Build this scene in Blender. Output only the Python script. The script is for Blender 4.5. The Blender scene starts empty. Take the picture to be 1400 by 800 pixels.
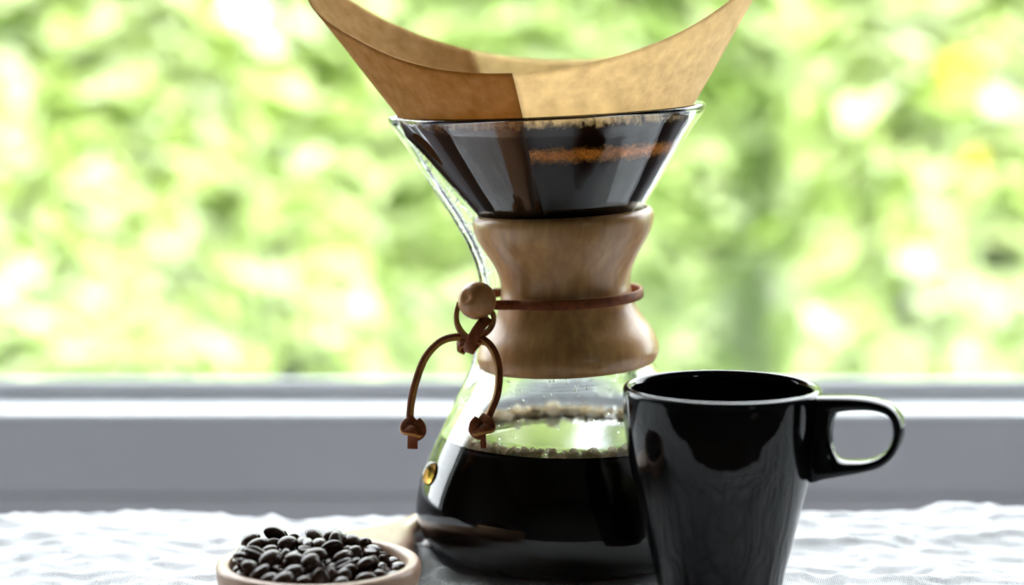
import bpy, bmesh, math, random
import numpy as np
from mathutils import Vector, Matrix, noise

random.seed(7)
rng = np.random.default_rng(7)
S = bpy.context.scene
COL = S.collection
PI = math.pi

# ------------------------------------------------------------------ camera
F_PX = 3000.0                      # focal length in pixels of the 1400x800 frame
H = 0.232                          # camera height over the table top (table top is z = 0)
PITCH = math.atan(400.0 / F_PX)
cam_d = bpy.data.cameras.new('camera')
cam = bpy.data.objects.new('camera', cam_d)
COL.objects.link(cam)
cam.location = (0, 0, H)
cam.rotation_euler = (PI / 2 - PITCH, 0, 0)
cam_d.sensor_width = 36.0
cam_d.lens = 36.0 * F_PX / 1400.0
cam_d.clip_start = 0.01
cam_d.dof.use_dof = True
cam_d.dof.focus_distance = 0.855
cam_d.dof.aperture_fstop = 4.6
S.camera = cam

# ------------------------------------------------------------------ world, sun, exposure
S.view_settings.view_transform = 'Standard'
S.view_settings.look = 'None'
S.view_settings.gamma = 1.0
S.view_settings.use_curve_mapping = False
S.view_settings.exposure = 1.5

W = bpy.data.worlds.new('sky')
S.world = W
W.use_nodes = True
wn = W.node_tree.nodes
bg = wn['Background']
bg.inputs[0].default_value = (0.93, 0.95, 1.0, 1)
bg.inputs[1].default_value = 3.2

sun_d = bpy.data.lights.new('sun', 'SUN')
sun_d.energy = 4.1
sun_d.angle = math.radians(1.5)
sun_d.color = (1.0, 0.96, 0.88)
sun = bpy.data.objects.new('sun', sun_d)
COL.objects.link(sun)
# from high on the right, a little behind the house: lights the garden, not the room
sd = Vector((0.22, -0.66, 1.2)).normalized()
sun.rotation_euler = sd.to_track_quat('Z', 'Y').to_euler()


def portal(name, loc, rot, sx, sy):
    d = bpy.data.lights.new(name, 'AREA')
    d.shape = 'RECTANGLE'
    d.size, d.size_y = sx, sy
    d.cycles.is_portal = True
    o = bpy.data.objects.new(name, d)
    COL.objects.link(o)
    o.location, o.rotation_euler = loc, rot
    return o


# ------------------------------------------------------------------ pixel to world helper
CP, SP = math.cos(PITCH), math.sin(PITCH)


def P(px, py, Y):
    """world point at distance Y (along +Y) that the photograph shows at px, py"""
    u, v = (px - 700.0) / F_PX, (400.0 - py) / F_PX
    dx, dy, dz = u, CP + v * SP, -SP + v * CP
    k = Y / dy
    return Vector((dx * k, Y, H + dz * k))


def zrow(py, Y):
    return P(700, py, Y).z


# ------------------------------------------------------------------ materials
def mat(name):
    m = bpy.data.materials.new(name)
    m.use_nodes = True
    nt = m.node_tree
    return m, nt, nt.nodes, nt.links, nt.nodes['Principled BSDF']


def ramp(nodes, stops):
    r = nodes.new('ShaderNodeValToRGB')
    el = r.color_ramp.elements
    el[0].position, el[0].color = stops[0][0], (*stops[0][1], 1)
    el[1].position, el[1].color = stops[-1][0], (*stops[-1][1], 1)
    for p, c in stops[1:-1]:
        e = el.new(p)
        e.color = (*c, 1)
    return r


def coords(nodes, links, scale=(1, 1, 1), kind='Object'):
    tc = nodes.new('ShaderNodeTexCoord')
    mp = nodes.new('ShaderNodeMapping')
    mp.inputs['Scale'].default_value = scale
    links.new(tc.outputs[kind], mp.inputs['Vector'])
    return mp.outputs['Vector']


def noise_tex(nodes, links, vec, scale, detail=4, rough=0.55):
    n = nodes.new('ShaderNodeTexNoise')
    n.inputs['Scale'].default_value = scale
    n.inputs['Detail'].default_value = detail
    n.inputs['Roughness'].default_value = rough
    links.new(vec, n.inputs['Vector'])
    return n.outputs['Fac']


def bump(nodes, links, fac, b, strength, dist):
    n = nodes.new('ShaderNodeBump')
    n.inputs['Strength'].default_value = strength
    n.inputs['Distance'].default_value = dist
    links.new(fac, n.inputs['Height'])
    links.new(n.outputs['Normal'], b.inputs['Normal'])
    return n


def m_plain(name, col, rough=0.6, nscale=60, var=0.08, bumpd=0.0):
    m, nt, N, L, b = mat(name)
    v = coords(N, L)
    f = noise_tex(N, L, v, nscale)
    lo = tuple(c * (1 - var) for c in col)
    hi = tuple(min(1, c * (1 + var)) for c in col)
    r = ramp(N, [(0.3, lo), (0.7, hi)])
    L.new(f, r.inputs[0])
    L.new(r.outputs[0], b.inputs['Base Color'])
    b.inputs['Roughness'].default_value = rough
    if bumpd:
        bump(N, L, f, b, 0.5, bumpd)
    return m


def m_wood(name, dark, light, scale, stretch, rough=0.4, coat=0.0, bumpd=0.0002):
    m, nt, N, L, b = mat(name)
    v = coords(N, L, stretch)
    f1 = noise_tex(N, L, v, scale, 6, 0.65)
    v2 = coords(N, L, tuple(s * 0.25 for s in stretch))
    f2 = noise_tex(N, L, v2, scale, 3, 0.5)
    mx = N.new('ShaderNodeMath')
    mx.operation = 'ADD'
    L.new(f1, mx.inputs[0])
    L.new(f2, mx.inputs[1])
    md = N.new('ShaderNodeMath')
    md.operation = 'MULTIPLY'
    md.inputs[1].default_value = 0.5
    L.new(mx.outputs[0], md.inputs[0])
    r = ramp(N, [(0.34, dark), (0.5, tuple((a + c) / 2 for a, c in zip(dark, light))), (0.64, light)])
    L.new(md.outputs[0], r.inputs[0])
    L.new(r.outputs[0], b.inputs['Base Color'])
    b.inputs['Roughness'].default_value = rough
    b.inputs['Coat Weight'].default_value = coat
    b.inputs['Coat Roughness'].default_value = 0.12
    bump(N, L, f1, b, 0.3, bumpd)
    return m


def m_glass(name, tint=(1, 1, 1), ior=1.5, rough=0.0, wet=None):
    m, nt, N, L, b = mat(name)
    b.inputs['Base Color'].default_value = (*tint, 1)
    b.inputs['Transmission Weight'].default_value = 1.0
    b.inputs['IOR'].default_value = ior
    b.inputs['Roughness'].default_value = rough
    v = coords(N, L)
    f = noise_tex(N, L, v, 35, 2)
    bump(N, L, f, b, 0.06, 0.002)
    return m


def m_pane(name):
    m, nt, N, L, b = mat(name)
    N.remove(b)
    t = N.new('ShaderNodeBsdfTransparent')
    t.inputs[0].default_value = (0.97, 0.99, 0.98, 1)
    g = N.new('ShaderNodeBsdfGlossy')
    g.inputs['Roughness'].default_value = 0.02
    lw = N.new('ShaderNodeLayerWeight')
    pw = N.new('ShaderNodeMath')
    pw.operation = 'POWER'
    pw.inputs[1].default_value = 5.0
    L.new(lw.outputs['Facing'], pw.inputs[0])
    fr = N.new('ShaderNodeMath')
    fr.operation = 'MULTIPLY_ADD'
    fr.inputs[1].default_value = 0.92
    fr.inputs[2].default_value = 0.03
    L.new(pw.outputs[0], fr.inputs[0])
    mx = N.new('ShaderNodeMixShader')
    L.new(fr.outputs[0], mx.inputs[0])
    L.new(t.outputs[0], mx.inputs[1])
    L.new(g.outputs[0], mx.inputs[2])
    L.new(mx.outputs[0], N['Material Output'].inputs[0])
    return m


def m_paper(name, diff_lo, diff_hi, trans, tfac, z_wet, wet_col, wet_trans, z_band=None, band_col=None):
    """paper filter: dry above z_wet, soaked with coffee below it, golden light through bare paper painted in z_band"""
    m, nt, N, L, b = mat(name)
    N.remove(b)
    v = coords(N, L)
    f = noise_tex(N, L, v, 160, 5, 0.6)
    f3 = noise_tex(N, L, v, 420, 3, 0.6)
    r = ramp(N, [(0.32, diff_lo), (0.68, diff_hi)])
    L.new(f, r.inputs[0])
    rt = ramp(N, [(0.3, tuple(c * 0.78 for c in trans)), (0.7, trans)])
    L.new(f, rt.inputs[0])
    geo = N.new('ShaderNodeNewGeometry')
    sep = N.new('ShaderNodeSeparateXYZ')
    L.new(geo.outputs['Position'], sep.inputs[0])
    # tilt of the liquid line follows the rim a little; a ragged edge from noise
    ad = N.new('ShaderNodeMath')
    ad.operation = 'MULTIPLY_ADD'
    L.new(f3, ad.inputs[0])
    ad.inputs[1].default_value = 0.006
    L.new(sep.outputs['Z'], ad.inputs[2])
    tilt = N.new('ShaderNodeMath')
    tilt.operation = 'MULTIPLY_ADD'
    L.new(sep.outputs['X'], tilt.inputs[0])
    tilt.inputs[1].default_value = -0.04
    L.new(ad.outputs[0], tilt.inputs[2])
    h = tilt.outputs[0]

    def step(z0, w):
        mr = N.new('ShaderNodeMapRange')
        mr.inputs['From Min'].default_value = z0 - w
        mr.inputs['From Max'].default_value = z0 + w
        L.new(h, mr.inputs['Value'])
        return mr.outputs['Result']

    def mixc(fac, a, bb):
        mc = N.new('ShaderNodeMix')
        mc.data_type = 'RGBA'
        L.new(fac, mc.inputs['Factor'])
        for s, x in ((mc.inputs['A'], a), (mc.inputs['B'], bb)):
            if isinstance(x, tuple):
                s.default_value = (*x, 1)
            else:
                L.new(x, s)
        return mc.outputs['Result']
    wet = step(z_wet + 0.003, 0.0012)
    cd, ct = wet_col, wet_trans
    if z_band:
        up, dn = step(z_band[1] + 0.003, 0.0012), step(z_band[0] + 0.003, 0.0016)
        cr = ramp(N, [(0.35, tuple(c * 0.45 for c in band_col)), (0.62, band_col)])
        L.new(noise_tex(N, L, v, 900, 4, 0.7), cr.inputs[0])
        inner = mixc(up, cr.outputs[0], wet_col)
        cd = mixc(dn, wet_col, inner)
        it = mixc(up, cr.outputs[0], wet_trans)
        ct = mixc(dn, wet_trans, it)
    cdf = mixc(wet, cd, r.outputs[0])
    ctf = mixc(wet, ct, rt.outputs[0])
    d = N.new('ShaderNodeBsdfDiffuse')
    t = N.new('ShaderNodeBsdfTranslucent')
    L.new(cdf, d.inputs[0])
    L.new(ctf, t.inputs[0])
    bp = N.new('ShaderNodeBump')
    bp.inputs['Strength'].default_value = 0.35
    bp.inputs['Distance'].default_value = 0.0006
    L.new(f3, bp.inputs['Height'])
    L.new(bp.outputs[0], d.inputs['Normal'])
    mx = N.new('ShaderNodeMixShader')
    mx.inputs[0].default_value = tfac
    L.new(d.outputs[0], mx.inputs[1])
    L.new(t.outputs[0], mx.inputs[2])
    L.new(mx.outputs[0], N['Material Output'].inputs[0])
    return m


def m_leaf(name, stops, tfac=0.5, gloss=0.25):
    m, nt, N, L, b = mat(name)
    geo = N.new('ShaderNodeNewGeometry')
    r = ramp(N, stops)
    L.new(geo.outputs['Random Per Island'], r.inputs[0])
    t = N.new('ShaderNodeBsdfTranslucent')
    L.new(r.outputs[0], t.inputs[0])
    L.new(r.outputs[0], b.inputs['Base Color'])
    b.inputs['Roughness'].default_value = 0.4
    b.inputs['Specular IOR Level'].default_value = gloss * 2
    mx = N.new('ShaderNodeMixShader')
    mx.inputs[0].default_value = tfac
    L.new(b.outputs[0], mx.inputs[1])
    L.new(t.outputs[0], mx.inputs[2])
    L.new(mx.outputs[0], N['Material Output'].inputs[0])
    return m


def m_linen(name):
    m, nt, N, L, b = mat(name)
    v = coords(N, L)
    f = noise_tex(N, L, v, 90, 5, 0.65)
    r = ramp(N, [(0.3, (0.62, 0.63, 0.66)), (0.65, (0.72, 0.725, 0.75))])
    L.new(f, r.inputs[0])
    L.new(r.outputs[0], b.inputs['Base Color'])
    b.inputs['Roughness'].default_value = 0.9
    b.inputs['Specular IOR Level'].default_value = 0.1
    b.inputs['Sheen Weight'].default_value = 0.15
    w1 = N.new('ShaderNodeTexWave')
    w1.bands_direction = 'X'
    w2 = N.new('ShaderNodeTexWave')
    w2.bands_direction = 'Y'
    for w in (w1, w2):
        w.inputs['Scale'].default_value = 420
        w.inputs['Distortion'].default_value = 3
        L.new(v, w.inputs['Vector'])
    a = N.new('ShaderNodeMath')
    L.new(w1.outputs['Fac'], a.inputs[0])
    L.new(w2.outputs['Fac'], a.inputs[1])
    a2 = N.new('ShaderNodeMath')
    a2.operation = 'MULTIPLY_ADD'
    L.new(f, a2.inputs[0])
    a2.inputs[1].default_value = 4.0
    L.new(a.outputs[0], a2.inputs[2])
    bump(N, L, a2.outputs[0], b, 0.5, 0.0006)
    return m


def m_coffee(name, ior):
    m, nt, N, L, b = mat(name)
    v = coords(N, L)
    f = noise_tex(N, L, v, 40, 2)
    r = ramp(N, [(0.3, (0.0030, 0.0012, 0.0006)), (0.7, (0.0045, 0.0018, 0.0008))])
    L.new(f, r.inputs[0])
    L.new(r.outputs[0], b.inputs['Base Color'])
    b.inputs['Roughness'].default_value = 0.03
    b.inputs['IOR'].default_value = ior
    return m


M = {}
M['glass'] = m_glass('clear_glass', (0.985, 1.0, 0.99))
M['gold_glint'] = m_glass('glass_gold_glint_tint', (0.90, 0.52, 0.12))  # clear button glass, its golden reflection put in as tint
M['pane'] = m_pane('window_glass')
M['collar'] = m_wood('collar_wood', (0.38, 0.175, 0.055), (0.63, 0.345, 0.125), 90, (3.0, 3.0, 0.5), 0.36, 0.2, 0.0001)
M['bead'] = m_wood('bead_wood', (0.38, 0.165, 0.055), (0.54, 0.26, 0.10), 120, (2, 2, 0.6), 0.33, 0.1, 0.0001)
M['scoop'] = m_wood('scoop_wood', (0.30, 0.165, 0.095), (0.49, 0.305, 0.205), 60, (2.2, 0.5, 2.2), 0.42, 0.15, 0.0002)
M['leather'] = m_plain('leather_face', (0.20, 0.052, 0.013), 0.55, 400, 0.3, 0.0002)
M['leather'].node_tree.nodes['Principled BSDF'].inputs['Specular IOR Level'].default_value = 0.2
M['leather_edge'] = m_plain('leather_cut_edge', (0.42, 0.19, 0.035), 0.7, 500, 0.25, 0.0002)
M['stoneware'] = m_plain('black_glaze', (0.0045, 0.0045, 0.005), 0.06, 40, 0.1)
M['stoneware'].node_tree.nodes['Principled BSDF'].inputs['Specular IOR Level'].default_value = 0.30
M['coffee'] = m_coffee('black_coffee', 1.33)
M['coffee_side'] = m_coffee('coffee_against_glass', 1.13)
M['coffee_red_glow'] = m_plain('painted_red_glow_at_foot', (0.16, 0.006, 0.003), 0.2, 40, 0.1)  # red light through the thin foot of the coffee, put in as colour
M['linen'] = m_linen('white_linen')
M['bean'] = m_plain('roasted_bean', (0.046, 0.020, 0.011), 0.27, 500, 0.4, 0.00015)
M['bean_crease'] = m_plain('bean_crease', (0.05, 0.028, 0.016), 0.7, 600, 0.3)
M['grounds'] = m_plain('wet_grounds', (0.03, 0.014, 0.007), 0.6, 900, 0.5, 0.001)
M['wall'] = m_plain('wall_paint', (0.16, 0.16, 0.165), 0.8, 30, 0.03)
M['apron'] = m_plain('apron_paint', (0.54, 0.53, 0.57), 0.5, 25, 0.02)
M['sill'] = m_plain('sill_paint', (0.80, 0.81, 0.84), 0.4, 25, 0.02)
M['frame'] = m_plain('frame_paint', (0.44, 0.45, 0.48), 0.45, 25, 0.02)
M['floor'] = m_wood('floor_wood', (0.07, 0.045, 0.03), (0.13, 0.085, 0.055), 4, (6, 0.6, 1), 0.5)
M['table'] = m_wood('table_wood', (0.16, 0.09, 0.045), (0.3, 0.18, 0.1), 8, (0.6, 6, 6), 0.45)
M['ceiling'] = m_plain('ceiling_paint', (0.3, 0.3, 0.3), 0.9, 30, 0.02)
M['lawn'] = m_plain('lawn', (0.26, 0.40, 0.12), 0.9, 12, 0.35)
M['bark'] = m_plain('bark', (0.24, 0.20, 0.13), 0.9, 40, 0.3)
M['leaf_a'] = m_leaf('leaf_light', [(0.0, (0.40, 0.53, 0.13)), (0.35, (0.58, 0.68, 0.27)), (0.7, (0.70, 0.77, 0.45)), (1.0, (0.79, 0.82, 0.66))])
M['leaf_b'] = m_leaf('leaf_mid', [(0.0, (0.36, 0.50, 0.14)), (0.4, (0.54, 0.66, 0.28)), (1.0, (0.70, 0.77, 0.50))])
M['leaf_c'] = m_leaf('leaf_silver', [(0.0, (0.45, 0.56, 0.30)), (0.5, (0.63, 0.71, 0.53)), (1.0, (0.77, 0.80, 0.75))])
M['petal_y'] = m_plain('petal_yellow', (0.70, 0.60, 0.06), 0.6, 30, 0.1)
M['petal_p'] = m_plain('petal_pink', (0.80, 0.55, 0.68), 0.6, 30, 0.1)

# ------------------------------------------------------------------ building helpers


def link_mesh(name, verts, faces, material, parent=None, smooth=True, fmats=None, mats=None):
    me = bpy.data.meshes.new(name)
    me.from_pydata([tuple(v) for v in verts], [], faces)
    for mm in (mats or [material]):
        me.materials.append(mm)
    if smooth:
        me.polygons.foreach_set('use_smooth', [True] * len(me.polygons))
    if fmats is not None:
        me.polygons.foreach_set('material_index', fmats)
    me.update()
    o = bpy.data.objects.new(name, me)
    COL.objects.link(o)
    if parent:
        o.parent = parent
        o.matrix_parent_inverse = Matrix.Translation(parent.location).inverted()
    return o


def fix_normals(o):
    bm = bmesh.new()
    bm.from_mesh(o.data)
    bmesh.ops.recalc_face_normals(bm, faces=bm.faces[:])
    bm.to_mesh(o.data)
    bm.free()
    return o


def tag(o, label=None, cat=None, group=None, kind=None):
    if label:
        o['label'] = label
    if cat:
        o['category'] = cat
    if group:
        o['group'] = group
    if kind:
        o['kind'] = kind
    return o


def thing(name, loc, label, cat, group=None):
    o = bpy.data.objects.new(name, None)
    o.empty_display_size = 0.02
    COL.objects.link(o)
    o.location = loc
    return tag(o, label, cat, group)


def box(name, lo, hi, material, parent=None, bev=0.0, kind=None):
    x0, y0, z0 = lo
    x1, y1, z1 = hi
    bm = bmesh.new()
    vs = [bm.verts.new(p) for p in ((x0, y0, z0), (x1, y0, z0), (x1, y1, z0), (x0, y1, z0),
                                    (x0, y0, z1), (x1, y0, z1), (x1, y1, z1), (x0, y1, z1))]
    for f in ((0, 3, 2, 1), (4, 5, 6, 7), (0, 1, 5, 4), (1, 2, 6, 5), (2, 3, 7, 6), (3, 0, 4, 7)):
        bm.faces.new([vs[i] for i in f])
    if bev:
        bmesh.ops.bevel(bm, geom=bm.edges[:], offset=bev, segments=2, affect='EDGES', profile=0.5)
    me = bpy.data.meshes.new(name)
    bm.to_mesh(me)
    bm.free()
    me.materials.append(material)
    o = bpy.data.objects.new(name, me)
    COL.objects.link(o)
    if parent:
        o.parent = parent
        o.matrix_parent_inverse = Matrix.Translation(parent.location).inverted()
    if kind:
        o['kind'] = kind
    return o


def catmull(pts, n):
    """smooth curve through the points, n samples for each span"""
    pts = [np.array(p, float) for p in pts]
    q = [2 * pts[0] - pts[1]] + pts + [2 * pts[-1] - pts[-2]]
    out = []
    for i in range(1, len(q) - 2):
        for k in range(n):
            t = k / n
            out.append(0.5 * ((2 * q[i]) + (q[i + 1] - q[i - 1]) * t + (2 * q[i - 1] - 5 * q[i] + 4 * q[i + 1] - q[i + 2]) * t * t
                              + (3 * q[i] - q[i - 1] - 3 * q[i + 1] + q[i + 2]) * t ** 3))
    out.append(pts[-1])
    return np.array(out)


def lathe(profile, n, fn):
    """closed or open profile [(r, z)] revolved n steps; fn(az, r, z) -> point"""
    verts, faces = [], []
    m = len(profile)
    for i in range(n):
        a = 2 * PI * i / n
        for r, z in profile:
            verts.append(fn(a, r, z))
    for i in range(n):
        j = (i + 1) % n
        for k in range(m - 1):
            faces.append((i * m + k, j * m + k, j * m + k + 1, i * m + k + 1))
    return verts, faces


def ribbon(name, pts, w, t, parent, n0, closed=False, samples=10, mats=('leather', 'leather_edge'), twist=0.0):
    """flat leather lace: wide faces w, cut edges t; n0 = direction the wide face looks to at the start"""
    c = catmull(list(pts) + ([pts[0]] if closed else []), samples)
    if closed:
        c = c[:-1]
    n = len(c)
    tg = np.gradient(c, axis=0)
    if closed:
        tg = np.roll(c, -1, 0) - np.roll(c, 1, 0)
    tg /= np.linalg.norm(tg, axis=1)[:, None]
    nrm = np.array(n0, float)
    verts, faces, fm = [], [], []
    prof = []
    rr = min(w, t) * 0.22
    for sx, sy in ((1, 1), (-1, 1), (-1, -1), (1, -1)):
        a, b = (sx * (w / 2 - rr), sy * t / 2), (sx * w / 2, sy * (t / 2 - rr))
        prof += [b, a] if (sx * sy > 0) else [a, b]
    m = len(prof)
    for i in range(n):
        nrm = nrm - tg[i] * nrm.dot(tg[i])
        nrm /= np.linalg.norm(nrm)
        nn = nrm
        if twist:
            a = twist * i / (n - 1)
            nn = nrm * math.cos(a) + np.cross(tg[i], nrm) * math.sin(a)
        side = np.cross(tg[i], nn)
        for (a, b) in prof:
            verts.append(c[i] + side * a + nn * b)
    for i in range(n if closed else n - 1):
        j = (i + 1) % n
        for k in range(m):
            l = (k + 1) % m
            faces.append((i * m + k, i * m + l, j * m + l, j * m + k))
            pa, pb = prof[k], prof[l]
            fm.append(1 if abs(pa[0] - pb[0]) < 1e-9 else 0)
    if not closed:
        faces.append(tuple(range(m))[::-1])
        faces.append(tuple((n - 1) * m + k for k in range(m)))
        fm += [1, 1]
    o = link_mesh(name, verts, faces, None, parent, True, fm, [M[mats[0]], M[mats[1]]])
    return fix_normals(o)


def rownoise(x, y, s, seed):
    return noise.noise((x * s + seed, y * s - seed, seed * 0.37))


# ================================================================== THE ROOM
YW = 1.30                                  # inner face of the window wall
z_sill = zrow(565, YW - 0.02)
p_back = [Y for Y in np.arange(YW - 0.02, YW + 0.2, 0.0005) if P(700, 548, Y).z >= z_sill]
Y_RAIL = max(Y for Y in np.arange(YW - 0.02, YW + 0.3, 0.0005) if P(700, 548, Y).z >= z_sill)
FLOOR = -0.75
CEIL = 2.15
XR = 3.1
Y0 = -3.2
WX = 1.30                                  # half width of the window
WTOP = 1.85

box('floor', (-XR - .2, Y0 - .2, FLOOR - 0.1), (XR + .2, YW + .25, FLOOR), M['floor'], kind='structure')
box('ceiling', (-XR - .2, Y0 - .2, CEIL), (XR + .2, YW + .16, CEIL + 0.12), M['ceiling'], kind='structure')
box('wall_left', (-XR - .2, Y0, FLOOR), (-XR, YW, CEIL), M['wall'], kind='structure')
box('wall_right', (XR, Y0, FLOOR), (XR + .2, YW, CEIL), M['wall'], kind='structure')


def wall_with_opening(name, y0, y1, x0, x1, z0, z1, material):
    """one wall mesh with a rectangular opening"""
    bm = bmesh.new()
    for lo, hi in (((-XR - .2, y0, FLOOR), (x0, y1, CEIL)), ((x1, y0, FLOOR), (XR + .2, y1, CEIL)),
                   ((x0, y0, FLOOR), (x1, y1, z0)), ((x0, y0, z1), (x1, y1, CEIL))):
        vs = [bm.verts.new((x, y, z)) for z in (lo[2], hi[2]) for y in (lo[1], hi[1]) for x in (lo[0], hi[0])]
        for f in ((0, 2, 3, 1), (4, 5, 7, 6), (0, 1, 5, 4), (1, 3, 7, 5), (3, 2, 6, 7), (2, 0, 4, 6)):
            bm.faces.new([vs[i] for i in f])
    me = bpy.data.meshes.new(name)
    bm.to_mesh(me)
    bm.free()
    me.materials.append(material)
    o = bpy.data.objects.new(name, me)
    COL.objects.link(o)
    o['kind'] = 'structure'
    return o


wall_with_opening('wall_back', YW, YW + 0.16, -WX, WX, z_sill - 0.012, WTOP, M['wall'])
# window over the table: sill, frame, pane
win = thing('window_1', (0, YW, z_sill), None, None)
win['kind'] = 'structure'
nose = zrow(565, YW - 0.02) - zrow(580, YW - 0.02)
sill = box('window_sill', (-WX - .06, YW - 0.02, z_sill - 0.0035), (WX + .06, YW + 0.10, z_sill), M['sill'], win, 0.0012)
box('sill_shade_moulding', (-WX - .05, YW - 0.014, z_sill - nose), (WX + .05, YW, z_sill - 0.0035), M['frame'], win, 0.001)  # darker paint stands in for the shade under the sill nose
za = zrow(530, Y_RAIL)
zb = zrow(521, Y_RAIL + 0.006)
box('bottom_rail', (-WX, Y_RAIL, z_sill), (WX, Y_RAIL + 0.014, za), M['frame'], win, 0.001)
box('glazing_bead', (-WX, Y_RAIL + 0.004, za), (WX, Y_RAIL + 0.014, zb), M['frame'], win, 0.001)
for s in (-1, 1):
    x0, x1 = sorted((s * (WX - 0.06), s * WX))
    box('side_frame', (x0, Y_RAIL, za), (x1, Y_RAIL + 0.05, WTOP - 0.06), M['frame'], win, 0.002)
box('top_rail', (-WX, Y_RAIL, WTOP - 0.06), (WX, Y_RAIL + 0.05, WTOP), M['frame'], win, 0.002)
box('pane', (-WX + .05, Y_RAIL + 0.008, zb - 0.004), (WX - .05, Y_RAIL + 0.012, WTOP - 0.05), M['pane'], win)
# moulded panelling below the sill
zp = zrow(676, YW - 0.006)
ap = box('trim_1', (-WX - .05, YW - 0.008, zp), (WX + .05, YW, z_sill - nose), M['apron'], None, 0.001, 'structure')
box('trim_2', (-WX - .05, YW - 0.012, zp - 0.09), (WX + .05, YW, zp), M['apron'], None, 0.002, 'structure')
portal('daylight_portal', (0, YW + 0.005, (z_sill + WTOP) / 2), (-PI / 2, 0, 0), 2 * WX, WTOP - z_sill)

# second window, in the wall behind the camera
B0, B1, BZ0, BZ1 = 2.05, 2.65, 0.75, 1.55
wall_with_opening('wall_front', Y0 - 0.16, Y0, B0, B1, BZ0, BZ1, M['wall'])
w2 = thing('window_2', (B0, Y0, BZ0), None, None)
w2['kind'] = 'structure'
for x0, x1, z0, z1, nm in ((B0, B0 + .06, BZ0, BZ1, 'side_frame'), (B1 - .06, B1, BZ0, BZ1, 'side_frame'),
                           (B0 + .06, B1 - .06, BZ0, BZ0 + .06, 'bottom_rail'), (B0 + .06, B1 - .06, BZ1 - .06, BZ1, 'top_rail'),
                           ((B0 + B1) / 2 - .025, (B0 + B1) / 2 + .025, BZ0 + .06, BZ1 - .06, 'mullion')):
    box(nm, (x0, Y0 - 0.1, z0), (x1, Y0 - 0.04, z1), M['frame'], w2, 0.003)
for x0, x1 in ((B0 + .06, (B0 + B1) / 2 - .025), ((B0 + B1) / 2 + .025, B1 - .06)):
    box('pane', (x0, Y0 - 0.072, BZ0 + .06), (x1, Y0 - 0.068, BZ1 - .06), M['pane'], w2)
portal('daylight_portal_rear', ((B0 + B1) / 2, Y0 - 0.005, (BZ0 + BZ1) / 2), (PI / 2, 0, 0), B1 - B0, BZ1 - BZ0)

# ================================================================== TABLE AND CLOTH
T_NEAR, T_FAR, T_X = 0.655, 0.975, 0.85
tb = thing('dining_table', (0, (T_NEAR + T_FAR) / 2, FLOOR), 'wooden table under the white linen cloth by the window', 'table')
box('tabletop', (-T_X, T_NEAR, -0.036), (T_X, T_FAR - 0.004, -0.008), M['table'], tb, 0.003)
for sx in (-1, 1):
    for yy in (T_NEAR + 0.03, T_FAR - 0.10):
        x = sx * (T_X - 0.09)
        box('leg', (x - .03, yy, FLOOR), (x + .03, yy + .06, -0.036), M['table'], tb, 0.004)

AX0 = P(776, 600, 0.9).x                   # axis of the carafe near the base
MUGX, MUGY = P(987, 540, 0.8).x, 0.80
BOWLX, BOWLY = P(436, 779, 0.790).x, 0.790


def cloth_h(x, y):
    # long soft folds plus crumpled linen creases
    w = 0.0
    a = noise.noise((x * 4.0 + 3.1, y * 7.0, 0.4))
    w += 0.0028 * a
    q = (x + 0.35 * y + 0.05 * noise.noise((x * 9, y * 9, 2.2)))
    r1 = 1 - abs(noise.noise((x * 9 + 1.7, y * 22 + 4.0 * x, 5.5)))
    w += 0.0032 * max(0, r1 - 0.62) / 0.38
    r2 = 1 - abs(noise.noise((x * 26 + 8, y * 46 - 9 * x, 1.2)))
    w += 0.0024 * max(0, r2 - 0.55) / 0.45
    r3 = 1 - abs(noise.noise((x * 60 - 3, y * 90 + 14 * x, 6.1)))
    w += 0.0015 * max(0, r3 - 0.6) / 0.4
    w += 0.0008 * noise.noise((x * 95, y * 130, 7.7))
    w += 0.0004 * noise.noise((x * 220, y * 260, 3.3))
    # one raised fold at the foot of the carafe
    ax, ay, bx, by = -0.0385, 0.889, -0.0275, 0.868
    t = max(0.0, min(1.0, ((x - ax) * (bx - ax) + (y - ay) * (by - ay)) / ((bx - ax) ** 2 + (by - ay) ** 2)))
    d = math.hypot(x - ax - t * (bx - ax), y - ay - t * (by - ay))
    w += (0.0095 - 0.005 * t) * math.exp(-(d / 0.0052) ** 2)
    return w


def flat(x, y):
    k = 1.0
    for cx, cy, r in ((AX0, 0.9, 0.040), (MUGX, MUGY, 0.028), (BOWLX, BOWLY, 0.020)):
        d = math.hypot(x - cx, y - cy)
        k = min(k, max(0.0, min(1.0, (d - r) / 0.022)))
    return k * k * (3 - 2 * k)


NX = 460
us = np.linspace(-1, 1, NX)
xs = 0.95 * (0.55 * us + 0.45 * us ** 3)
ys = np.linspace(T_NEAR, T_FAR, 210)
nd = 40
RC = 0.010


def drop(j):
    """arc length step over a table edge: outward shift, fall"""
    t = j / nd
    ang = min(PI / 2, t * 6 * PI / 2)
    return t, RC * math.sin(ang) + 0.004 * t, RC * (1 - math.cos(ang)) + max(0, t - 1 / 6) * 0.20


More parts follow.
